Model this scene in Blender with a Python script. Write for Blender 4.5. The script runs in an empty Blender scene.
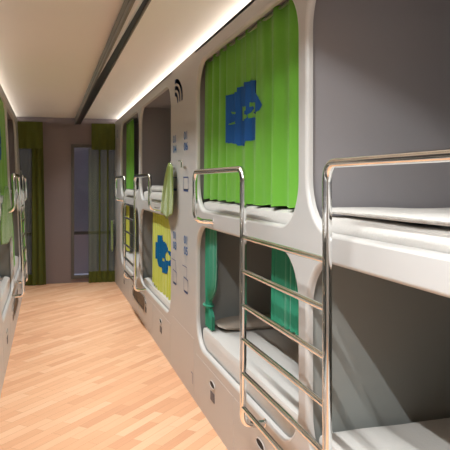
import bpy, bmesh, math, random
from mathutils import Vector, noise
from mathutils.geometry import tessellate_polygon
random.seed(7)
C = bpy.context.scene.collection
PI = math.pi
H = 1.5
CEIL = 2.45
TOP = 2.40
YEND = 9.5
YBACK = -1.6

# ------------------------------------------------------------------ materials
def srgb(r, g, b):
    f = lambda c: (c/255/12.92) if c/255 <= .04045 else ((c/255+.055)/1.055)**2.4
    return (f(r), f(g), f(b), 1)

def mat(name, col, rough=.5, metal=0, bump=0, bscale=60, var=0, vscale=6, sheen=0, spec=.5, stretch=None, trans=0):
    m = bpy.data.materials.new(name); m.use_nodes = True
    nt = m.node_tree; b = nt.nodes['Principled BSDF']
    b.inputs['Base Color'].default_value = col
    b.inputs['Roughness'].default_value = rough
    b.inputs['Metallic'].default_value = metal
    b.inputs['Specular IOR Level'].default_value = spec
    if sheen: b.inputs['Sheen Weight'].default_value = sheen
    tc = nt.nodes.new('ShaderNodeTexCoord')
    vec = tc.outputs['Object']
    if stretch:
        mp = nt.nodes.new('ShaderNodeMapping'); mp.inputs['Scale'].default_value = stretch
        nt.links.new(vec, mp.inputs['Vector']); vec = mp.outputs['Vector']
    if var:
        n = nt.nodes.new('ShaderNodeTexNoise'); n.inputs['Scale'].default_value = vscale
        n.inputs['Detail'].default_value = 4
        nt.links.new(vec, n.inputs['Vector'])
        r = nt.nodes.new('ShaderNodeMapRange')
        r.inputs['To Min'].default_value = 1-var; r.inputs['To Max'].default_value = 1+var
        nt.links.new(n.outputs['Fac'], r.inputs['Value'])
        mx = nt.nodes.new('ShaderNodeMixRGB'); mx.blend_type = 'MULTIPLY'; mx.inputs['Fac'].default_value = 1
        mx.inputs['Color1'].default_value = col
        nt.links.new(r.outputs['Result'], mx.inputs['Color2'])
        nt.links.new(mx.outputs['Color'], b.inputs['Base Color'])
    if bump:
        n2 = nt.nodes.new('ShaderNodeTexNoise'); n2.inputs['Scale'].default_value = bscale
        n2.inputs['Detail'].default_value = 5
        nt.links.new(vec, n2.inputs['Vector'])
        bp = nt.nodes.new('ShaderNodeBump'); bp.inputs['Strength'].default_value = bump
        bp.inputs['Distance'].default_value = .01
        nt.links.new(n2.outputs['Fac'], bp.inputs['Height'])
        nt.links.new(bp.outputs['Normal'], b.inputs['Normal'])
    if trans:
        out = nt.nodes['Material Output']
        tr = nt.nodes.new('ShaderNodeBsdfTransparent'); ms = nt.nodes.new('ShaderNodeMixShader')
        ms.inputs['Fac'].default_value = trans
        nt.links.new(b.outputs['BSDF'], ms.inputs[1]); nt.links.new(tr.outputs['BSDF'], ms.inputs[2])
        nt.links.new(ms.outputs['Shader'], out.inputs['Surface'])
    return m

def floor_material():
    m = bpy.data.materials.new('beech_strip_floor'); m.use_nodes = True
    nt = m.node_tree; b = nt.nodes['Principled BSDF']; L = nt.links.new
    tc = nt.nodes.new('ShaderNodeTexCoord')
    mp = nt.nodes.new('ShaderNodeMapping'); mp.inputs['Rotation'].default_value = (0, 0, math.radians(-46))
    L(tc.outputs['Object'], mp.inputs['Vector'])
    br = nt.nodes.new('ShaderNodeTexBrick')
    br.inputs['Color1'].default_value = (0, 0, 0, 1); br.inputs['Color2'].default_value = (1, 1, 1, 1)
    br.inputs['Mortar'].default_value = (.35, .35, .35, 1)
    br.inputs['Scale'].default_value = 1; br.inputs['Brick Width'].default_value = .42
    br.inputs['Row Height'].default_value = .068; br.inputs['Mortar Size'].default_value = .0012
    br.inputs['Mortar Smooth'].default_value = .1; br.inputs['Bias'].default_value = 0
    br.offset = .37; br.squash = 1
    L(mp.outputs['Vector'], br.inputs['Vector'])
    ramp = nt.nodes.new('ShaderNodeValToRGB')
    e = ramp.color_ramp.elements
    e[0].position = 0; e[0].color = srgb(216, 158, 120)
    e[1].position = 1; e[1].color = srgb(236, 188, 150)
    x = e.new(.3); x.color = srgb(226, 170, 130)
    x = e.new(.7); x.color = srgb(232, 180, 140)
    L(br.outputs['Color'], ramp.inputs['Fac'])
    mp2 = nt.nodes.new('ShaderNodeMapping'); mp2.inputs['Scale'].default_value = (4, 70, 1)
    L(mp.outputs['Vector'], mp2.inputs['Vector'])
    n = nt.nodes.new('ShaderNodeTexNoise'); n.inputs['Scale'].default_value = 1.2; n.inputs['Detail'].default_value = 5
    L(mp2.outputs['Vector'], n.inputs['Vector'])
    r = nt.nodes.new('ShaderNodeMapRange'); r.inputs['To Min'].default_value = .9; r.inputs['To Max'].default_value = 1.08
    L(n.outputs['Fac'], r.inputs['Value'])
    mx = nt.nodes.new('ShaderNodeMixRGB'); mx.blend_type = 'MULTIPLY'; mx.inputs['Fac'].default_value = 1
    L(ramp.outputs['Color'], mx.inputs['Color1']); L(r.outputs['Result'], mx.inputs['Color2'])
    mm = nt.nodes.new('ShaderNodeMixRGB'); mm.blend_type = 'MIX'
    mm.inputs['Color2'].default_value = srgb(150, 95, 62)
    mf = nt.nodes.new('ShaderNodeMath'); mf.operation = 'MULTIPLY'; mf.inputs[1].default_value = .45
    L(br.outputs['Fac'], mf.inputs[0]); L(mf.outputs[0], mm.inputs['Fac'])
    L(mx.outputs['Color'], mm.inputs['Color1'])
    L(mm.outputs['Color'], b.inputs['Base Color'])
    b.inputs['Roughness'].default_value = .5
    b.inputs['Specular IOR Level'].default_value = .3
    return m

M = {}
M['floor'] = floor_material()
M['ceiling'] = mat('cream_ceiling_paint', srgb(238, 230, 218), .85, var=.02, vscale=1.5, bump=.03, bscale=120)
M['wall'] = mat('mauve_grey_wall_paint', srgb(138, 124, 122), .85, var=.05, vscale=2, bump=.04, bscale=90)
M['wallside'] = mat('grey_side_wall', srgb(170, 165, 158), .85, var=.03, vscale=2)
M['plastic'] = mat('warm_grey_moulded_plastic', srgb(194, 190, 186), .42, var=.015, vscale=3, bump=.015, bscale=40, spec=.4)
M['rim'] = mat('pale_highlight_rim', srgb(206, 202, 197), .3, var=.01, vscale=3, spec=.5)  # paler than the front plastic; the lip highlight is put into the colour
M['shell'] = mat('grey_berth_lining', srgb(150, 145, 146), .6, var=.03, vscale=2.5, bump=.02, bscale=30, spec=.25)
M['shell_low'] = mat('taupe_berth_lining', srgb(152, 153, 148), .6, var=.03, vscale=2.5, bump=.02, bscale=30, spec=.25)
M['chrome'] = mat('polished_chrome', (.92, .93, .93, 1), .07, 1, var=.02, vscale=4)
M['steel'] = mat('brushed_steel', (.6, .58, .55, 1), .3, 1, bump=.02, bscale=200, stretch=(1, .05, 1))
M['sheet'] = mat('white_cotton_sheet', srgb(206, 200, 193), .85, var=.02, vscale=8, bump=.25, bscale=70, sheen=.2, spec=.15)
M['duvet'] = mat('white_seersucker_duvet', srgb(214, 208, 200), .9, var=.03, vscale=30, bump=1.0, bscale=38, sheen=.2, spec=.1)
M['pillow'] = mat('taupe_pillow_cotton', srgb(178, 164, 150), .9, var=.03, vscale=8, bump=.2, bscale=60, spec=.1)
M['green'] = mat('bright_green_curtain_cloth', srgb(112, 176, 60), .8, var=.04, vscale=20, bump=.12, bscale=300, sheen=.2, spec=.15)
M['lime'] = mat('yellow_green_curtain_cloth', srgb(196, 204, 74), .8, var=.04, vscale=20, bump=.12, bscale=300, sheen=.2, spec=.15)
M['teal'] = mat('teal_curtain_cloth', srgb(48, 142, 110), .75, var=.05, vscale=20, bump=.12, bscale=300, sheen=.2, spec=.2)
M['blue'] = mat('blue_printed_emblem', srgb(40, 92, 158), .75, var=.05, vscale=20, spec=.15)
M['bluetealprint'] = mat('deep_blue_printed_emblem', srgb(8, 96, 150), .75, var=.05, vscale=20, spec=.15)
M['ink'] = mat('blue_wall_print', srgb(40, 100, 160), .6, var=.06, vscale=30)
M['inkdark'] = mat('navy_wall_print', srgb(56, 84, 142), .6, var=.06, vscale=30)
M['towel'] = mat('sage_green_towel', srgb(142, 164, 88), .95, var=.06, vscale=25, bump=.5, bscale=220, sheen=.4, spec=.05)
M['olive_cloth'] = mat('dark_green_cloth', srgb(92, 132, 44), .95, var=.06, vscale=25, bump=.5, bscale=220, sheen=.4, spec=.05)
M['white_towel'] = mat('white_terry_towel', srgb(235, 226, 218), .95, var=.03, vscale=25, bump=.6, bscale=180, sheen=.4, spec=.05)
M['olive'] = mat('olive_window_curtain', srgb(92, 98, 42), .85, var=.06, vscale=15, bump=.15, bscale=150, sheen=.1, spec=.1)
M['sheer'] = mat('sheer_grey_green_voile', srgb(124, 134, 106), .85, var=.12, vscale=60, spec=.1, trans=.42)
M['frame'] = mat('dark_grey_window_frame', srgb(92, 88, 82), .5, var=.03, vscale=5)
M['band'] = mat('grey_anodised_band', srgb(120, 116, 104), .45, .3, var=.03, vscale=4)
M['band2'] = mat('olive_grey_band', srgb(96, 92, 78), .5, .3, var=.03, vscale=4)
M['satin'] = mat('satin_reflection_silver', (.85, .84, .82, 1), .4, .7, var=.02, vscale=3)
M['darkframe'] = mat('dark_transom', srgb(40, 38, 38), .5, var=.03, vscale=5)
M['dark'] = mat('black_gloss_plastic', srgb(14, 12, 12), .35, var=.1, vscale=10, spec=.25)
M['grip'] = mat('black_recess', srgb(22, 20, 22), .7, var=.05, vscale=20)
M['badge'] = mat('dark_grey_badge', srgb(84, 86, 96), .5, var=.08, vscale=40)
M['vent'] = mat('brown_grey_footwell', srgb(104, 92, 78), .6, var=.06, vscale=12, bump=.1, bscale=40)
M['housing'] = mat('white_lamp_housing', srgb(225, 222, 215), .5, var=.02, vscale=6)
M['night'] = mat('dusk_haze_outside', srgb(150, 142, 148), 1, var=.06, vscale=1)

def glass():
    m = bpy.data.materials.new('window_glass'); m.use_nodes = True
    nt = m.node_tree; b = nt.nodes['Principled BSDF']
    n = nt.nodes.new('ShaderNodeTexNoise'); n.inputs['Scale'].default_value = 2
    r = nt.nodes.new('ShaderNodeMapRange'); r.inputs['To Min'].default_value = .04; r.inputs['To Max'].default_value = .1
    nt.links.new(n.outputs['Fac'], r.inputs['Value']); nt.links.new(r.outputs['Result'], b.inputs['Roughness'])
    b.inputs['Base Color'].default_value = (.85, .88, .92, 1)
    out = nt.nodes['Material Output']
    tr = nt.nodes.new('ShaderNodeBsdfTransparent'); ms = nt.nodes.new('ShaderNodeMixShader')
    tr.inputs['Color'].default_value = (.85, .88, .95, 1)
    gl = nt.nodes.new('ShaderNodeBsdfGlossy'); gl.inputs['Roughness'].default_value = .05
    ms.inputs['Fac'].default_value = .03
    nt.links.new(tr.outputs['BSDF'], ms.inputs[1]); nt.links.new(gl.outputs['BSDF'], ms.inputs[2])
    nt.links.new(ms.outputs['Shader'], out.inputs['Surface'])
    return m
M['glass'] = glass()

def emis(name, col, s):
    m = bpy.data.materials.new(name); m.use_nodes = True
    b = m.node_tree.nodes['Principled BSDF']
    b.inputs['Emission Color'].default_value = col; b.inputs['Emission Strength'].default_value = s
    n = m.node_tree.nodes.new('ShaderNodeTexNoise'); n.inputs['Scale'].default_value = 3
    r = m.node_tree.nodes.new('ShaderNodeMapRange'); r.inputs['To Min'].default_value = .4; r.inputs['To Max'].default_value = .5
    m.node_tree.links.new(n.outputs['Fac'], r.inputs['Value']); m.node_tree.links.new(r.outputs['Result'], b.inputs['Roughness'])
    return m
M['led'] = emis('warm_led_diffuser', (1, .87, .72, 1), 4)

# ------------------------------------------------------------------ object helpers
def link(name, me, m, parent=None, smooth=False, loc=None):
    o = bpy.data.objects.new(name, me); C.objects.link(o)
    if m is not None: me.materials.append(m)
    if parent is not None: o.parent = parent
    if smooth:
        for p in me.polygons: p.use_smooth = True
    return o

def finish(name, bm, m, parent=None, smooth=False):
    bmesh.ops.remove_doubles(bm, verts=bm.verts, dist=1e-6)
    bmesh.ops.recalc_face_normals(bm, faces=bm.faces)
    me = bpy.data.meshes.new(name)
    bm.to_mesh(me); bm.free()
    off = Vector((0, 0, 0)); q = parent
    while q is not None: off -= q.location; q = q.parent
    for v in me.vertices: v.co += off
    o = link(name, me, m, parent, smooth)
    if smooth:
        try:
            me.set_sharp_from_angle(angle=math.radians(40))
        except Exception: pass
    return o

def thing(name, label, cat, loc, group=None):
    o = bpy.data.objects.new(name, None); C.objects.link(o)
    o.location = loc; o.empty_display_size = .1
    tag(o, label, cat, group); return o

def tag(o, label, cat, group=None, kind=None):
    o['label'] = label; o['category'] = cat
    if group: o['group'] = group
    if kind: o['kind'] = kind
    return o

def struct(o):
    o['kind'] = 'structure'; return o

def box(bm, x0, x1, y0, y1, z0, z1, f=None):
    cs = [(x, y, z) for x in (x0, x1) for y in (y0, y1) for z in (z0, z1)]
    vs = [bm.verts.new(f(*c) if f else c) for c in cs]
    for q in ((0, 1, 3, 2), (4, 6, 7, 5), (0, 4, 5, 1), (2, 3, 7, 6), (0, 2, 6, 4), (1, 5, 7, 3)):
        bm.faces.new([vs[i] for i in q])
    return vs

def bevel_all(bm, w, seg=2):
    bmesh.ops.bevel(bm, geom=list(bm.edges), offset=w, segments=seg, affect='EDGES', profile=.5)

def fillet(pts, r, n=7):
    out = [Vector(pts[0])]
    for i in range(1, len(pts)-1):
        p = Vector(pts[i]); a = (Vector(pts[i-1])-p); b = (Vector(pts[i+1])-p)
        rr = min(r, a.length*.49, b.length*.49)
        a.normalize(); b.normalize()
        s, e = p+a*rr, p+b*rr
        for k in range(n+1):
            t = k/n
            out.append(s*(1-t)**2+p*2*t*(1-t)+e*t*t)
    out.append(Vector(pts[-1])); return out

def tube(bm, pts, r, n=14):
    pts = [Vector(p) for p in pts]
    T = (pts[1]-pts[0]).normalized()
    up = Vector((0, 0, 1)) if abs(T.z) < .9 else Vector((1, 0, 0))
    N = (up-T*up.dot(T)).normalized()
    prev = None
    for i, p in enumerate(pts):
        if i == 0: t = (pts[1]-pts[0]).normalized()
        elif i == len(pts)-1: t = (pts[-1]-pts[-2]).normalized()
        else: t = ((pts[i+1]-p).normalized()+(p-pts[i-1]).normalized()).normalized()
        N = (N-t*N.dot(t)).normalized(); B = t.cross(N)
        ring = [bm.verts.new(p+N*r*math.cos(2*PI*k/n)+B*r*math.sin(2*PI*k/n)) for k in range(n)]
        if prev:
            for k in range(n): bm.faces.new((prev[k], prev[(k+1) % n], ring[(k+1) % n], ring[k]))
        else: bm.faces.new(ring[::-1])
        prev = ring
    bm.faces.new(prev)

def rrect(y0, y1, z0, z1, r, n=10):
    """rounded rectangle points with outward normals, counter-clockwise in (y,z); r = (bl, br, tr, tl) in y order"""
    if not isinstance(r, (tuple, list)): r = (r,)*4
    out = []
    for (cy, cz, a0, rr) in ((y0+r[0], z0+r[0], PI, r[0]), (y1-r[1], z0+r[1], 1.5*PI, r[1]), (y1-r[2], z1-r[2], 0, r[2]), (y0+r[3], z1-r[3], .5*PI, r[3])):
        for k in range(n+1):
            a = a0+.5*PI*k/n
            out.append((cy+rr*math.cos(a), cz+rr*math.sin(a), math.cos(a), math.sin(a)))
    return out

def poly_fill(bm, loops, P, d):
    L3 = [[Vector((y, z, 0)) for y, z in lp] for lp in loops]
    vs = [bm.verts.new(P(d, y, z)) for lp in loops for y, z in lp]
    for t in tessellate_polygon(L3):
        try: bm.faces.new([vs[i] for i in t])
        except ValueError: pass

class Row:
    def __init__(s, side): s.side = side
    def P(s, d, y, z):
        if s.side > 0: return Vector((.968+d, y, z))
        return Vector((-(.32+.042*z+d), y, z))
R_, L_ = Row(1), Row(-1)

UP = (1.315, 2.30); LO = (.40, 1.205)
RB = .015

def column(row, y0, y1, label, group):
    P = row.P
    t = thing('capsule_bunk_bed', label, 'bunk bed', P(.5, (y0+y1)/2, 0), group)
    oy0, oy1 = y0+.060, y1-.030
    # front panel with two rounded holes
    bm = bmesh.new()
    holes = []
    for (z0, z1), r in ((UP, .2), (LO, .2)):
        holes.append([(a[0], a[1]) for a in rrect(oy0-RB, oy1+RB, z0-RB, z1+RB, r+RB)])
    poly_fill(bm, [[(y0, 0.0), (y1, 0.0), (y1, TOP), (y0, TOP)]]+holes, P, 0)
    finish('front_panel', bm, M['plastic'], t)
    for (z0, z1), nm in ((UP, 'upper'), (LO, 'lower')):
        bm = bmesh.new()
        pr = [(RB-RB*math.sin(k*PI/12), RB-RB*math.cos(k*PI/12)) for k in range(7)]+[(0, .028)]
        path = rrect(oy0, oy1, z0, z1, .2)
        rings = [[bm.verts.new(P(d, y+ny*o, z+nz*o)) for (y, z, ny, nz) in path] for o, d in pr]
        n = len(path)
        for a, b in zip(rings, rings[1:]):
            for k in range(n): bm.faces.new((a[k], a[(k+1) % n], b[(k+1) % n], b[k]))
        finish('opening_rim', bm, M['rim'], t, smooth=True)
        # lining of the berth
        bm = bmesh.new()
        sy0, sy1, sz0, sz1, d1 = oy0-.025, oy1+.020, z0-.04, z1+.02, 1.0
        poly_fill(bm, [[(sy0, sz0), (sy1, sz0), (sy1, sz1), (sy0, sz1)], [(a[0], a[1]) for a in path]], P, .028)
        box(bm, .028, d1, sy0, sy1, sz0, sz1, P)
        # drop the front face of the box
        bm.normal_update()
        x_front = [f for f in bm.faces if len(f.verts) == 4 and all(abs(v.co.x-P(.028, 0, v.co.z).x) < 1e-4 for v in f.verts)
                   and f.calc_area() > (sy1-sy0)*(sz1-sz0)*.9]
        bmesh.ops.delete(bm, geom=x_front, context='FACES_ONLY')
        finish('berth_lining', bm, M['shell' if nm == 'upper' else 'shell_low'], t)
    bm = bmesh.new(); box(bm, .0, 1.06, y0, y1, TOP-.02, TOP-.005, P); finish('top_panel', bm, M['plastic'], t)
    # storage drawers below
    w = (oy1-oy0)/2
    for k in range(2):
        a, b = oy0+k*w+.008, oy0+(k+1)*w-.008
        bm = bmesh.new(); box(bm, -.0015, .02, a, b, .04, .335, P); bevel_all(bm, .001, 1)
        dr = finish('drawer_front', bm, M['plastic'], t)
        cy = (a+b)/2
        bm = bmesh.new()
        lp = [(cy+.055*math.cos(i*PI/10), .262+.017*math.sin(i*PI/10)) for i in range(20)]
        poly_fill(bm, [lp], P, -.0045)
        finish('finger_hole', bm, M['grip'], dr)
        bm = bmesh.new()
        path = [(P(-.005, cy+.06*math.cos(i*PI/12), .262+.021*math.sin(i*PI/12))) for i in range(25)]
        tube(bm, path, .003, 6); finish('hole_ring', bm, M['rim'], dr, True)
        bm = bmesh.new(); box(bm, -.0045, -.002, cy-.045, cy+.045, .16, .215, P)
        finish('badge', bm, M['badge'], dr)
    return t

def fix_parent(o):  # children of a part: parent part sits at origin relative to thing, keep coordinates
    return o

def number_text(body, row, y, z, size, parent, m, sx=1.25):
    cu = bpy.data.curves.new('t', 'FONT'); cu.body = body; cu.size = size
    cu.align_x = 'CENTER'; cu.align_y = 'CENTER'; cu.space_line = .95; cu.offset = .0016; cu.resolution_u = 3
    tmp = bpy.data.objects.new('t', cu); C.objects.link(tmp)
    bpy.context.view_layer.update()
    me = bpy.data.meshes.new_from_object(tmp.evaluated_get(bpy.context.evaluated_depsgraph_get()))
    bpy.data.objects.remove(tmp)
    s = -1 if row.side > 0 else 1
    for v in me.vertices:
        v.co = row.P(-.002, y+s*v.co.x*sx, z+v.co.y)-parent.location
    me.name = 'number_marking'
    return link('number_marking', me, m, parent)

def ring_line(bm, P, pts, w, d=-.002):
    """flat printed line along points (y,z)"""
    for a, b in zip(pts, pts[1:]):
        v = Vector((b[0]-a[0], b[1]-a[1])); n = Vector((-v.y, v.x)).normalized()*w/2; e = v.normalized()*w/2
        q = [(a[0]-e.x+n.x, a[1]-e.y+n.y), (b[0]+e.x+n.x, b[1]+e.y+n.y), (b[0]+e.x-n.x, b[1]+e.y-n.y), (a[0]-e.x-n.x, a[1]-e.y-n.y)]
        bm.faces.new([bm.verts.new(P(d, *c)) for c in q])

def hook(row, y, z, parent):
    P = row.P
    bm = bmesh.new()
    tube(bm, fillet([P(.0, y+.05, z), P(-.035, y+.05, z), P(-.035, y-.06, z), P(-.035, y-.06, z-.05)], .012, 4), .0055, 8)
    bm2 = bmesh.new()
    finish('coat_hook', bm, M['chrome'], parent, True)
    bm2.free()

def info_panel(row, y0, y1, label, full=True):
    P = row.P
    t = thing('numbered_wall_panel', label, 'wall panel', P(0.02, (y0+y1)/2, 0), 'moulded panels between the bunk bed pairs')
    bm = bmesh.new(); box(bm, 0, .03, y0, y1, 0, TOP, P); finish('panel_face', bm, M['plastic'], t)
    bm = bmesh.new(); box(bm, 0.03, 1.0, y0+.01, y1-.01, TOP-.03, TOP-.005, P); finish('top_panel', bm, M['plastic'], t)
    if full:
        ya, yb = y0+.29, y0+.70     # near column, far column
        for y, up, lo in ((ya, '01\n06', '01\n05'), (yb, '01\n04', '01\n03')):
            number_text(up, row, y, 1.797, .084, t, M['ink'], 1.6)
            number_text(lo, row, y, 1.034, .084, t, M['ink'], 1.6)
        ys = y0+.33
        for y in (ya, yb):
            hook(row, y+.05, 1.655, t)
            bm = bmesh.new()
            fr = [(y-.08, 1.535), (y+.08, 1.535), (y+.08, 1.445), (y-.08, 1.445), (y-.08, 1.535)]
            ring_line(bm, P, fr, .008); ring_line(bm, P, [(y-.07, 1.440), (y+.07, 1.440)], .018)
            finish('outline_marking', bm, M['inkdark'], t)
            bm = bmesh.new()
            fr = [(y-.07, .79), (y+.07, .80), (y+.07, .70), (y-.07, .70), (y-.07, .79)]
            ring_line(bm, P, fr, .007); ring_line(bm, P, [(y-.05, .697), (y+.05, .697)], .016)
            finish('outline_marking', bm, M['inkdark'], t)
            bm = bmesh.new()
            ring_line(bm, P, [(y+.12, .88), (y-.03, .88), (y-.03, .80)], .005)
            finish('outline_marking', bm, M['inkdark'], t)
        # wireless symbol
        bm = bmesh.new()
        cy, cz = y0+.56, 2.13
        s = -1 if row.side > 0 else 1
        for r, w in ((.17, .034), (.115, .03)):
            pts = [(cy+s*(r*1.5*math.cos(a)-.12), cz+r*math.sin(a)*.95) for a in [i*(PI*.5)/12 for i in range(13)]]
            ring_line(bm, P, pts, w)
        pts = [(cy+s*(-.12+.09*math.cos(a)), cz+.06*math.sin(a)) for a in [i*(PI*.5)/8 for i in range(9)]]
        ring_line(bm, P, pts, .03)
        finish('wireless_symbol', bm, M['inkdark'], t)
        bm = bmesh.new()
        ring_line(bm, P, [(y0+.11, .17), (y0+.07, .17), (y0+.07, .10)], .006, -.003)
        finish('latch', bm, M['inkdark'], t)
        bm = bmesh.new(); box(bm, -.0012, .01, y0+.03, y1-.04, .04, .42, P); bevel_all(bm, .001, 1)
        dp = finish('service_door', bm, M['plastic'], t)
    else:
        number_text('01\n02', row, y0+.36, 2.2, .07, t, M['inkdark'])
        hook(row, y0+.30, 1.655, t)
        hook(row, y0+.62, .93, t)
    return t

def ladder(row, yc, label):
    P = row.P; D = -.108; W = .445; r = .0155
    t = thing('bunk_ladder', label, 'ladder', P(D, yc, .37), 'chrome ladders between neighbouring bunk beds')
    for s in (-1, 1):
        yp = yc+s*W
        bm = bmesh.new()
        tube(bm, fillet([P(0, yp, .385), P(D, yp, .385), P(D, yp, 1.36)], .05), r)
        finish('side_pole', bm, M['chrome'], t, True)
        bm = bmesh.new()
        ye = yc+s*(W+.97)
        tube(bm, fillet([P(D, yp, 1.36), P(D, yp, 1.56), P(D, ye, 1.56), P(D, ye, 1.265), P(0, ye-s*.02, 1.255)], .06), r)
        finish('guard_rail', bm, M['chrome'], t, True)
        for z, y in ((.385, yp), (1.255, ye-s*.02)):
            bm = bmesh.new(); tube(bm, [P(0, y, z), P(-.005, y, z)], .021, 16)
            finish('wall_flange', bm, M['chrome'], t, True)
    for k in range(6):
        z = 1.248-k*.156
        bm = bmesh.new()
        tube(bm, [P(D, yc-W, z), P(D, yc+W, z)], .0115, 12)
        finish('rung', bm, M['chrome'], t, True)
    # footwell plate under the ladder
    return t

def footwell(row, yc, label):
    P = row.P
    t = thing('recessed_kick_plate', label, 'vent', P(0, yc, .10), 'kick plates under the ladders')
    bm = bmesh.new()
    lp = [(a[0], a[1]) for a in rrect(yc-.46, yc+.46, .165, .305, .05, 5)]
    poly_fill(bm, [lp], P, -.006); finish('plate', bm, M['vent'], t)
    bm = bmesh.new()
    pts = [P(-.006, a, b) for a, b in lp]; tube(bm, pts+[pts[0]], .006, 6)
    finish('plate_edge', bm, M['steel'], t, True)
    return t

def soft_box(row, y0, y1, d0, d1, z0, z1, r, amp=.0, seg=.04, nscale=3, seed=0, sag=None):
    P = row.P
    bm = bmesh.new()
    ny, nd, nz = max(2, int((y1-y0)/seg)), max(2, int((d1-d0)/seg)), max(2, int((z1-z0)/(seg*.6)))
    def pt(u, v, w):
        y = y0+(y1-y0)*u; d = d0+(d1-d0)*v; z = z0+(z1-z0)*w
        rr = min(r, (z1-z0)/2-1e-4, (d1-d0)/2, (y1-y0)/2)
        q = Vector((y, d, z))
        i = Vector((min(max(y, y0+rr), y1-rr), min(max(d, d0+rr), d1-rr), min(max(z, z0+rr), z1-rr)))
        dv = q-i
        if dv.length > 1e-6: q = i+dv.normalized()*rr
        if amp:
            k = noise.noise(Vector((q.x*nscale+seed, q.y*nscale, q.z*nscale)))+.5*noise.noise(Vector((q.x*nscale*2.3+seed, q.y*nscale*2.3, q.z*2)))
            q.z += amp*k*max(0, min(1, (q.z-z0)/(z1-z0)))
            q.y += amp*.4*k*(1 if v < .5 else 0)
        if sag: q.z += sag(u, v)*(w)
        return P(q.y, q.x, q.z)
    def face(fn, a, b):
        g = [[bm.verts.new(fn(i/a, j/b)) for j in range(b+1)] for i in range(a+1)]
        for i in range(a):
            for j in range(b): bm.faces.new((g[i][j], g[i+1][j], g[i+1][j+1], g[i][j+1]))
    face(lambda u, v: pt(u, v, 0), ny, nd); face(lambda u, v: pt(u, v, 1), ny, nd)
    face(lambda u, w: pt(u, 0, w), ny, nz); face(lambda u, w: pt(u, 1, w), ny, nz)
    face(lambda v, w: pt(0, v, w), nd, nz); face(lambda v, w: pt(1, v, w), nd, nz)
    bmesh.ops.remove_doubles(bm, verts=bm.verts, dist=1e-5)
    return bm

def pillow(row, y0, y1, d0, d1, z0, h, label, group='pillows on the bunks', m='pillow'):
    P = row.P; bm = bmesh.new(); n = 22
    for sgn in (1, -1):
        g = []
        for i in range(n+1):
            rw = []
            for j in range(n+1):
                u, v = i/n*2-1, j/n*2-1
                t = max(0, (1-u**4)*(1-v**4))**.5
                pin = 1-.05*(u*u*v*v)
                z = z0+h*.42+sgn*h*(.58 if sgn > 0 else .42)*t+.006*noise.noise(Vector((u*3, v*3, sgn)))*t
                rw.append(bm.verts.new(P((d0+d1)/2+(d1-d0)/2*v*pin, (y0+y1)/2+(y1-y0)/2*u*pin, z)))
            g.append(rw)
        for i in range(n):
            for j in range(n): bm.faces.new((g[i][j], g[i+1][j], g[i+1][j+1], g[i][j+1]))
    bmesh.ops.remove_doubles(bm, verts=bm.verts, dist=1e-5)
    o = finish('pillow', bm, M[m], None, True)
    tag(o, label, 'pillow', group); return o

def inside(pt, poly):
    x, y = pt; c = False; j = len(poly)-1
    for i in range(len(poly)):
        xi, yi = poly[i]; xj, yj = poly[j]
        if (yi > y) != (yj > y) and x < (xj-xi)*(y-yi)/(yj-yi)+xi: c = not c
        j = i
    return c

def curtain(row, y0, y1, z0, z1, d0, m, label, group, amp=.02, pitch=.13, seed=0, emblem=None, em_mat='blue', shape=None, hem=.0, parts_tie=None):
    """pleated cloth hung in a berth opening. shape(u,t)->(y) lets gathered curtains narrow"""
    P = row.P
    if z1 == 2.30: z1 = 2.318
    if z1 == 1.205: z1 = 1.222
    t = thing('berth_curtain', label, 'curtain', P(d0, (y0+y1)/2, z0), group)
    rnd = random.Random(seed)
    ph = [rnd.uniform(0, 6.28) for _ in range(4)]
    def D(y, z):
        k = (z1-z)/(z1-z0)
        a = 2*PI*y/pitch
        w = math.sin(a+ph[0]+1.3*math.sin(y*4.3+ph[1])+.5*k*math.sin(y*7+ph[2]))
        w *= .72+.28*math.sin(y*5.7+ph[3]+z*.7)
        w2 = .22*math.sin(a*2.1+ph[3]+.9*math.sin(z*1.7+y*2))
        return max(.031 if d0 > .03 else .006, d0+amp*(.55+.45*k)*(w+w2))
    ny, nz = max(10, int((y1-y0)/.010)), 40
    bm = bmesh.new(); g = []
    for i in range(ny+1):
        y = y0+(y1-y0)*i/ny; rw = []
        for j in range(nz+1):
            z = z0+(z1-z0)*j/nz
            yy = shape(i/ny, j/nz) if shape else y
            zz = z+(hem*math.sin(2*PI*y/pitch+ph[0]) if j == 0 else 0)
            rw.append(bm.verts.new(P(D(y, z), yy, zz)))
        g.append(rw)
    for i in range(ny):
        for j in range(nz): bm.faces.new((g[i][j], g[i+1][j], g[i+1][j+1], g[i][j+1]))
    c = finish('cloth', bm, M[m], t, True)
    if emblem:
        out, cuts = emblem
        ys = [p[0] for p in out]; zs = [p[1] for p in out]
        st = .004
        bm = bmesh.new()
        from mathutils import Vector as V
        a, b = min(ys), max(ys); e, f_ = min(zs), max(zs)
        na, nb = int((b-a)/st)+1, int((f_-e)/st)+1
        vs = {}
        def gv(i, j):
            if (i, j) not in vs:
                y, z = a+i*st, e+j*st
                vs[(i, j)] = bm.verts.new(P(D(y, z)-.004, y, z))
            return vs[(i, j)]
        for i in range(na):
            for j in range(nb):
                p = (a+(i+.5)*st, e+(j+.5)*st)
                if inside(p, out) and not any(inside(p, q) for q in cuts):
                    bm.faces.new((gv(i, j), gv(i+1, j), gv(i+1, j+1), gv(i, j+1)))
        finish('printed_emblem', bm, M[em_mat], t, True)
    bm = bmesh.new(); tube(bm, [P(d0, y0, z1-.012), P(d0, y1, z1-.012)], .008, 8)
    finish('curtain_rod', bm, M['steel'], t, True)
    if parts_tie:
        ty, tz, tw = parts_tie
        bm = bmesh.new(); path = [P(d0+.028*math.sin(a), ty+tw*math.cos(a), tz) for a in [i*PI/10 for i in range(21)]]
        tube(bm, path, .009, 8); finish('tie_band', bm, M[m], t, True)
    return t

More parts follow.
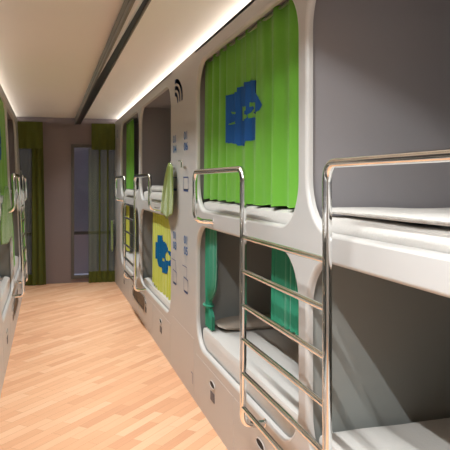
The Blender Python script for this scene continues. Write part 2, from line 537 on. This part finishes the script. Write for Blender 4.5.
def hanging_cloth(row, name, yc, ztop, zbot, width, d, m, label, cat, group=None, seed=1, slant=0, sharp=.6):
    P = row.P; rnd = random.Random(seed); bm = bmesh.new(); nu, nv = 28, 26; g = []
    p1, p2 = rnd.uniform(0, 6), rnd.uniform(0, 6)
    for i in range(nu+1):
        u = i/nu*2-1; rw = []
        for j in range(nv+1):
            v = j/nv
            w = width/2*(.10+.90*min(1, v*1.35)**sharp)
            y = yc+u*w+slant*v
            fold = math.sin(u*7+p1)*(.018*(1-v*.4))+math.sin(u*13+p2+v*2)*.006
            low = zbot+.12*(zbot-ztop)*(-abs(u))*(1 if (i+seed) % 2 == 0 else 1)
            z = ztop-(ztop-low)*v-.015*abs(u)*(1-v)
            rw.append(bm.verts.new(P(d-.012-abs(fold)*.9+fold*.2, y, z)))
        g.append(rw)
    for i in range(nu):
        for j in range(nv): bm.faces.new((g[i][j], g[i+1][j], g[i+1][j+1], g[i][j+1]))
    o = finish(name, bm, M[m], None, True)
    so = o.modifiers.new('thickness', 'SOLIDIFY'); so.thickness = .005
    tag(o, label, cat, group); return o

# ------------------------------------------------------------------ the room
def slab(name, x0, x1, y0, y1, z0, z1, m):
    bm = bmesh.new(); box(bm, x0, x1, y0, y1, z0, z1)
    return struct(finish(name, bm, m))
XR, XL = 2.06, -1.52
slab('floor', XL-.1, XR+.1, YBACK-.1, YEND+.1, -.1, 0, M['floor'])
slab('ceiling', XL-.1, XR+.1, YBACK-.1, YEND+.1, CEIL, CEIL+.1, M['ceiling'])
slab('wall_right', XR, XR+.1, YBACK-.1, YEND+.1, 0, CEIL, M['wallside'])
slab('wall_left', XL-.1, XL, YBACK-.1, YEND+.1, 0, CEIL, M['wallside'])
slab('wall_back', XL, XR, YBACK-.1, YBACK, 0, CEIL, M['wallside'])
# end wall with two window openings
WIN = [(-.78, -.19, .10, 2.03), (.33, 1.06, .06, 2.06)]
bm = bmesh.new()
xs = [XL, WIN[0][0], WIN[0][1], WIN[1][0], WIN[1][1], XR]
for i in (0, 2, 4): box(bm, xs[i], xs[i+1], YEND, YEND+.1, 0, CEIL)
for (x0, x1, z0, z1) in WIN:
    box(bm, x0, x1, YEND, YEND+.1, 0, z0); box(bm, x0, x1, YEND, YEND+.1, z1, CEIL)
struct(finish('wall_end', bm, M['wall']))
for n, (x0, x1, z0, z1) in enumerate(WIN):
    w = bpy.data.objects.new('window_%d' % (n+1), None); C.objects.link(w); w.location = ((x0+x1)/2, YEND, z0); struct(w)
    bm = bmesh.new(); fw = .045
    box(bm, x0, x0+fw, YEND-.02, YEND+.06, z0, z1); box(bm, x1-fw, x1, YEND-.02, YEND+.06, z0, z1)
    box(bm, x0+fw, x1-fw, YEND-.02, YEND+.06, z0, z0+fw); box(bm, x0+fw, x1-fw, YEND-.02, YEND+.06, z1-fw, z1)
    finish('window_frame', bm, M['frame'], w)
    bm = bmesh.new()
    box(bm, x0+fw, x1-fw, YEND-.01, YEND+.04, .715, .76)
    finish('transom', bm, M['darkframe'], w)
    bm = bmesh.new(); box(bm, x0+fw, x1-fw, YEND+.025, YEND+.03, z0+fw, z1-fw); finish('glass_pane', bm, M['glass'], w)
# hazy dusk facade seen through the windows
slab('wall_outside', -3.5, 4.5, YEND+1.6, YEND+1.7, -.1, 4, M['night'])
slab('trim_end', XL, XR, YEND-.012, YEND, CEIL-.02, CEIL, M['wall'])

# window curtains: olive drape, valance, voile
def flat_cloth(name, x0, x1, z0, z1, y, m, parent, amp=.02, pitch=.1, seed=0, taper=0):
    rnd = random.Random(seed); p = rnd.uniform(0, 6)
    bm = bmesh.new(); nx, nz = max(8, int((x1-x0)/.008)), 30; g = []
    for i in range(nx+1):
        rw = []
        for j in range(nz+1):
            k = j/nz; x = x0+(x1-x0)*i/nx; z = z0+(z1-z0)*k
            dy = amp*math.sin(2*PI*x/pitch+p+.8*math.sin(x*9))*(1-.3*k)
            rw.append(bm.verts.new((x+taper*(1-k)*(i/nx), y+dy, z)))
        g.append(rw)
    for i in range(nx):
        for j in range(nz): bm.faces.new((g[i][j], g[i+1][j], g[i+1][j+1], g[i][j+1]))
    return finish(name, bm, M[m], parent, True)
t = thing('window_curtain', 'olive green curtain drawn aside at the window beside the left row', 'curtain', (-.3, YEND-.1, 0), 'olive curtains on the end wall windows')
flat_cloth('voile', -.80, -.20, .16, 2.0, YEND-.07, 'sheer', t, .012, .05, 1)
flat_cloth('drape', -.22, -.075, .01, 2.36, YEND-.11, 'olive', t, .022, .07, 2, taper=.05)
flat_cloth('valance', -.80, -.075, 1.98, 2.37, YEND-.14, 'olive', t, .008, .12, 3)
flat_cloth('hem_band', -.80, -.05, .0, .16, YEND-.08, 'olive', t, .010, .08, 4)
t = thing('window_curtain', 'olive and sheer curtain half covering the window beside the right row', 'curtain', (.85, YEND-.1, 0), 'olive curtains on the end wall windows')
flat_cloth('voile', .58, 1.08, .16, 2.0, YEND-.07, 'sheer', t, .016, .085, 5)
flat_cloth('valance', .62, 1.08, 1.98, 2.37, YEND-.12, 'olive', t, .008, .12, 6)
flat_cloth('hem_band', .58, 1.08, .0, .17, YEND-.08, 'olive', t, .010, .08, 7)
for x in (.74, .86):
    flat_cloth('dark_stripe', x-.012, x+.012, .16, 1.99, YEND-.10, 'olive', t, .002, .1, 8)

# ------------------------------------------------------------------ bunk columns
A = (.395, 2.265); B = (2.265, 4.135); Pn = (4.135, 4.96); Cc = (4.96, 6.83); Dd = (6.83, 8.70); Pe = (8.70, YEND-.003)
G1 = 'moulded capsule bunk beds in the right row'; G2 = 'moulded capsule bunk beds in the left row'
column(R_, *A, 'grey capsule bunk nearest the viewer with bare white duvet in its upper berth', G1)
column(R_, *B, 'grey capsule bunk with bright green emblem curtain above and teal curtains below', G1)
column(R_, *Cc, 'grey capsule bunk with uncurtained upper berth and yellow-green emblem curtain below', G1)
column(R_, *Dd, 'grey capsule bunk at the window end of the right row', G1)
column(L_, *Cc, 'grey capsule bunk with green emblem curtain at the left edge', G2)
column(L_, *Dd, 'grey capsule bunk at the window end of the left row', G2)
column(L_, *B, 'grey capsule bunk second from the near end of the left row', G2)
column(L_, *A, 'grey capsule bunk at the near end of the left row', G2)
info_panel(R_, *Pn, 'warm grey panel with blue berth numbers and wireless symbol in the right row')
info_panel(L_, *Pn, 'warm grey numbered panel in the left row of bunks')
info_panel(R_, *Pe, 'narrow grey end panel beside the olive window curtain on the right', False)
info_panel(L_, *Pe, 'narrow grey end panel beside the olive window curtain on the left', False)
ladder(R_, 2.265, 'large chrome ladder with guard rails in front of the nearest bunks')
ladder(R_, 6.83, 'distant chrome ladder in the right row near the windows')
ladder(L_, 6.83, 'distant chrome ladder with guard rails in the left row')
ladder(L_, 2.265, 'near chrome ladder of the left row')
footwell(R_, 6.83, 'brown-grey rounded kick plate beneath the distant ladder of the right row')
footwell(R_, 2.1, 'brown-grey rounded kick plate beneath the near ladder of the right row')
footwell(L_, 6.83, 'brown-grey rounded kick plate beneath the distant ladder of the left row')

# ------------------------------------------------------------------ bedding
def mattress(row, col, level, label, d0=.034, seed=0, top=None):
    z0 = (UP if level else LO)[0]-.04
    z1 = top or (1.372 if level else .53)
    bm = soft_box(row, col[0]+.045, col[1]-.045, d0, .985, z0+.001, z1, .03, amp=.006, seed=seed)
    o = finish('mattress', bm, M['sheet'], None, True)
    tag(o, label, 'mattress', 'white mattresses in the berths'); return o
mattress(R_, A, 1, 'white mattress under the duvet in the nearest upper berth', seed=1)
mattress(R_, A, 0, 'white mattress in the nearest lower berth behind the chrome ladder', seed=2)
mattress(R_, B, 1, 'white mattress edge under the bright green emblem curtain', seed=3)
mattress(R_, B, 0, 'white mattress between the two teal curtains', seed=4, top=.525)
mattress(R_, Cc, 1, 'white mattress in the uncurtained upper berth behind the sage towel', seed=5, top=1.40)
mattress(R_, Cc, 0, 'white mattress under the yellow-green emblem curtain', seed=6, top=.46)
mattress(R_, Dd, 1, 'white mattress in the upper berth at the window end of the right row', seed=7, top=1.40)
mattress(R_, Dd, 0, 'white mattress in the lower berth at the window end of the right row', seed=8)
mattress(L_, Cc, 1, 'white mattress behind the green emblem curtain of the left row', seed=9)
mattress(L_, Cc, 0, 'white mattress in the striped-shadow lower berth of the left row', seed=10)
mattress(L_, Dd, 1, 'white mattress in the upper berth at the window end of the left row', seed=11)
mattress(L_, Dd, 0, 'white mattress in the lower berth at the window end of the left row', seed=12)
# duvet on nearest upper berth
bm = soft_box(R_, A[0]+.06, A[1]-.05, .05, .97, 1.379, 1.399, .010, amp=.009, seed=21, nscale=2.4, seg=.03)
o = finish('duvet', bm, M['duvet'], None, True)
tag(o, 'crinkled white duvet lying in the nearest upper berth', 'duvet')
bm = soft_box(R_, Cc[0]+.08, Cc[1]-.06, .07, .9, 1.404, 1.46, .025, amp=.02, seed=25, nscale=3)
o = finish('duvet', bm, M['duvet'], None, True)
tag(o, 'white duvet in the uncurtained upper berth beside the sage towel', 'duvet')
pillow(R_, 3.83, 4.075, .10, .95, .527, .07, 'flat taupe pillow on the mattress behind the teal curtains')
pillow(R_, 8.1, 8.55, .15, .8, 1.402, .12, 'pale pillow in the upper berth at the window end of the right row', m='sheet')

# ------------------------------------------------------------------ berth curtains
GC = 'cloth curtains of the berths'
E_OUT = [(3.562, 2.015), (3.345, 2.007), (3.345, 2.034), (3.262, 2.029), (3.262, 2.047), (3.136, 2.034), (3.136, 2.042), (2.996, 2.017), (2.996, 1.963), (2.923, 1.886), (2.95, 1.862), (3.019, 1.847), (3.062, 1.805), (3.068, 1.722), (3.166, 1.719), (3.182, 1.696), (3.335, 1.705), (3.345, 1.715), (3.6, 1.738)]
E_CUT = [[(3.284, 1.919), (3.166, 1.907), (3.166, 1.886), (3.245, 1.877), (3.245, 1.871), (3.157, 1.861), (3.16, 1.843), (3.213, 1.833), (3.284, 1.84)], [(3.142, 1.924), (3.033, 1.913), (3.019, 1.879), (3.091, 1.866), (3.091, 1.86), (3.019, 1.856), (3.024, 1.835), (3.151, 1.842), (3.157, 1.861), (3.085, 1.886), (3.097, 1.899), (3.142, 1.898)], [(3.487, 1.912), (3.352, 1.895), (3.352, 1.882), (3.468, 1.896)], [(3.524, 1.839), (3.362, 1.863), (3.352, 1.828)]]
curtain(R_, B[0]+.05, B[1]-.014, 1.386, 2.30, .068, 'green', 'bright green curtain with blue emblem closing a whole upper berth', GC, .031, .19, 3, (E_OUT, E_CUT), hem=.004)
# teal pair
def gather(y_in0, y_in1, tie_y, tie_w, kt=.22, top_scale=1.0):
    def f(u, t):
        y = y_in0+(y_in1-y_in0)*u
        k = math.exp(-((t-kt)/.13)**2)+(.25*max(0, (kt+.35-t)/.6) if t > kt else 0)
        if t < kt: k = max(k, .62)
        k = min(1, k)
        return y*(1-k)+(tie_y+(u-.5)*2*tie_w)*k
    return f
curtain(R_, 3.77, 4.085, .535, 1.205, .06, 'teal', 'teal curtain gathered and tied at the pillow end of a lower berth', GC, .018, .07, 5,
        shape=gather(3.77, 4.085, 4.0, .055), parts_tie=(4.0, .682, .058))
curtain(R_, 2.62, 2.98, .80, 1.205, .13, 'teal', 'darker teal curtain pushed to the ladder end of a lower berth', GC, .018, .06, 6)
# yellow-green
def s2(cy, cz, sy, sz, pts): return [(cy+a*sy, cz+b*sz) for a, b in pts]
blob = [(.72,.52),(.62,.95),(.1,1.05),(-.02,.72),(-.35,.70),(-.42,.42),(-.72,.36),(-1.0,.08),(-1.0,-.22),(-.72,-.42),(-.45,-.38),(-.38,-.95),(.1,-1.05),(.25,-.8),(.55,-.85),(.6,-.5),(.95,-.5),(1.0,.45)]
c1 = [(-.38,.25),(-.62,.25),(-.75,.0),(-.62,-.2),(-.3,-.22),(-.22,.05)]
c2 = [(.2,.3),(.02,.3),(.02,.12),(.2,.12)]; c3 = [(.5,.0),(.3,.0),(.3,-.16),(.5,-.16)]; c4 = [(.75,.3),(.6,.3),(.6,.15),(.75,.15)]; c5 = [(.05,-.2),(-.08,-.2),(-.08,-.38),(.05,-.38)]
em = (s2(5.67, .83, .43, .165, blob), [s2(5.67, .83, .43, .165, q) for q in (c1, c2, c3, c4, c5)])
curtain(R_, 5.02, 6.28, .47, 1.205, .065, 'lime', 'yellow-green curtain with deep blue emblem on a far lower berth', GC, .02, .13, 8, em, 'bluetealprint', hem=.012)
curtain(R_, 8.0, 8.62, 1.41, 2.30, .085, 'green', 'green curtain drawn aside in the last upper berth of the right row', GC, .022, .10, 9)
curtain(R_, 8.42, 8.63, .56, 1.205, .085, 'lime', 'narrow yellow-green curtain in the last lower berth of the right row', GC, .02, .09, 10)
em = (s2(5.72, 1.84, .33, .17, blob), [s2(5.72, 1.84, .33, .17, q) for q in (c1, c2, c3)])
curtain(L_, 5.03, 6.75, 1.386, 2.30, .020, 'green', 'bright green curtain with blue emblem in the left row', GC, .009, .15, 11, em, hem=.01)
curtain(L_, 6.90, 7.5, .56, 1.205, .022, 'green', 'plain green curtain in the last lower berth of the left row', GC, .010, .09, 13)

# ------------------------------------------------------------------ towels
GT = 'towels hung along the bunks'
hanging_cloth(R_, 'towel', 4.80, 1.65, 1.20, .50, -.022, 'towel', 'sage green towel hanging from the hook on the right numbered panel', 'towel', GT, 2, slant=.18)
hanging_cloth(R_, 'towel', 9.33, .93, .46, .30, -.035, 'towel', 'small sage towel hanging low beside the window on the right', 'towel', GT, 4)
hanging_cloth(L_, 'towel', 5.35, 1.47, 1.0, 1.4, -.03, 'olive_cloth', 'dark green lower end of the left green emblem curtain hanging out', 'towel', GT, 3)  # separate cloth standing for the curtain end that hangs out
def spill(row, y0, y1, label, seed):
    P = row.P; bm = bmesh.new(); n, m = 50, 26; g = []
    prof = [(.22, 1.392), (.05, 1.398), (-.02, 1.415), (-.055, 1.38), (-.062, 1.30), (-.050, 1.20)]
    for i in range(n+1):
        u = i/n; y = y0+(y1-y0)*u; rw = []
        for j in range(m+1):
            v = j/m*(len(prof)-1); k = min(int(v), len(prof)-2); q = v-k
            d = prof[k][0]*(1-q)+prof[k+1][0]*q; z = prof[k][1]*(1-q)+prof[k+1][1]*q
            e = noise.noise(Vector((y*4+seed, v*1.2, seed)))
            low = max(0, v-2)/3
            z += low*.07*math.sin(y*5+seed)+.012*e
            d += -.018*abs(e)-.006*math.sin(y*22+seed)*low if v > 1.5 else 0
            rw.append(bm.verts.new(P(max(d, -.088), y, z)))
        g.append(rw)
    for i in range(n):
        for j in range(m): bm.faces.new((g[i][j], g[i+1][j], g[i+1][j+1], g[i][j+1]))
    o = finish('blanket', bm, M['white_towel'], None, True)
    so = o.modifiers.new('thickness', 'SOLIDIFY'); so.thickness = .006
    tag(o, label, 'blanket')
spill(L_, 6.95, 8.1, 'white blanket spilling over the edge of the last upper berth on the left', 5)

# ------------------------------------------------------------------ ceiling profile (dark slot with chrome edges)
def profile_bar(name, x0, x1, y0, y1, z0, z1, m, parent, bev=.004):
    bm = bmesh.new(); box(bm, x0, x1, y0, y1, z0, z1); bevel_all(bm, bev, 3)
    return finish(name, bm, M[m], parent, True)
cx = .424
t = thing('ceiling_light_track', 'long dark ceiling light track with grey metal edges running down the aisle', 'light track', (cx, 4, CEIL))
ya, yb = YBACK+.3, YEND-.03
XA, XB, ZB = .381, .467, CEIL-.100
profile_bar('housing', XA+.006, XB-.006, ya, yb, ZB+.008, CEIL-.001, 'dark', t, .002)
profile_bar('side_band', XA, XA+.014, ya, yb, ZB, ZB+.034, 'band', t, .003)
profile_bar('side_band', XA+.001, XA+.012, ya, yb, ZB+.042, CEIL-.001, 'band2', t, .003)
profile_bar('side_band', XB-.012, XB, ya, yb, ZB, CEIL-.001, 'band', t, .003)
bm = bmesh.new()  # reflection under the track, put into the shape of a tapering silver strip
prev = None
for k in range(25):
    y = ya+(5.3-ya)*k/24
    w = .040*min(1, max(.02, (5.3-y)/2.6))
    ring = []
    for q in range(9):
        a = PI*q/8
        ring.append(bm.verts.new((XA+.015+w*(q/8), y, ZB+.007-.007*math.sin(a)*w/.04)))
    if prev:
        for q in range(8): bm.faces.new((prev[q], prev[q+1], ring[q+1], ring[q]))
    prev = ring
finish('reflection_strip', bm, M['satin'], t, True)

# ------------------------------------------------------------------ lights
def area(name, loc, sx, sy, power, col, rot=(0, 0, 0), spread=PI):
    l = bpy.data.lights.new(name, 'AREA'); l.shape = 'RECTANGLE'; l.size = sx; l.size_y = sy
    l.energy = power; l.color = col; l.spread = spread
    o = bpy.data.objects.new(name, l); C.objects.link(o); o.location = loc; o.rotation_euler = rot; return o
WARM = (.92, .975, 1)
area('near_track_light', (cx+.018, .2, ZB-.002), .022, 2.8, 26, WARM, spread=math.radians(125))
area('far_track_light', (cx+.018, 5.5, ZB+.004), .018, 7.0, 46, WARM, spread=math.radians(96))
LX, LY0, LY1, LZ = .17, .3, 1.6, CEIL-.05
t = thing('linear_ceiling_lamp', 'slim white linear lamp on the ceiling over the near end of the aisle', 'lamp', (LX, (LY0+LY1)/2, CEIL))
bm = bmesh.new(); box(bm, LX-.06, LX+.06, LY0, LY1, LZ+.012, CEIL-.001); finish('backing', bm, M['housing'], t)
for q in (-1, 1):
    bm = bmesh.new(); box(bm, LX+q*.063-.003, LX+q*.063+.003, LY0, LY1, LZ-.028, CEIL-.001); finish('side_baffle', bm, M['housing'], t)
    yq = (LY0, LY1)[q > 0]
    bm = bmesh.new(); box(bm, LX-.066, LX+.066, yq-.003, yq+.003, LZ-.02, CEIL-.001); finish('end_cap', bm, M['housing'], t)
area('lamp_light', (LX, (LY0+LY1)/2, LZ), .016, LY1-LY0-.02, 39, WARM)
# cove strips hidden on top of the bunks
for row, e in ((R_, 1), (L_, -1)):
    y0, y1 = .40, YEND-.02
    p = row.P(.14, (y0+y1)/2, TOP+.006)
    tilt = math.radians(70)
    area('cove_light', p, .012, y1-y0, 14 if e > 0 else 9, (1, .99, .98), (0, (PI/2+math.radians(6))*(1 if e > 0 else -1), 0), spread=math.radians(150))
    bm = bmesh.new(); box(bm, .152, .175, y0, y1, TOP-.005, TOP+.001, row.P)
    o = finish('cove_light_strip', bm, M['housing'], None)
    tag(o, 'slim light strip along the top of the %s row of bunks' % ('right' if e > 0 else 'left'), 'light strip')

w = bpy.data.worlds.new('World'); bpy.context.scene.world = w; w.use_nodes = True
w.node_tree.nodes['Background'].inputs['Color'].default_value = (.36, .35, .38, 1)
w.node_tree.nodes['Background'].inputs['Strength'].default_value = .8

# ------------------------------------------------------------------ camera
cam = bpy.data.cameras.new('Camera'); co = bpy.data.objects.new('Camera', cam); C.objects.link(co)
cam.sensor_width = 36; cam.lens = 620/450*36; cam.shift_y = -43/450; cam.clip_start = .02
co.location = (0, 0, H); co.rotation_euler = (PI/2, 0, -math.atan(177/620))
bpy.context.scene.camera = co
vs = bpy.context.scene.view_settings
vs.view_transform = 'Standard'; vs.look = 'None'; vs.exposure = .2; vs.gamma = 1
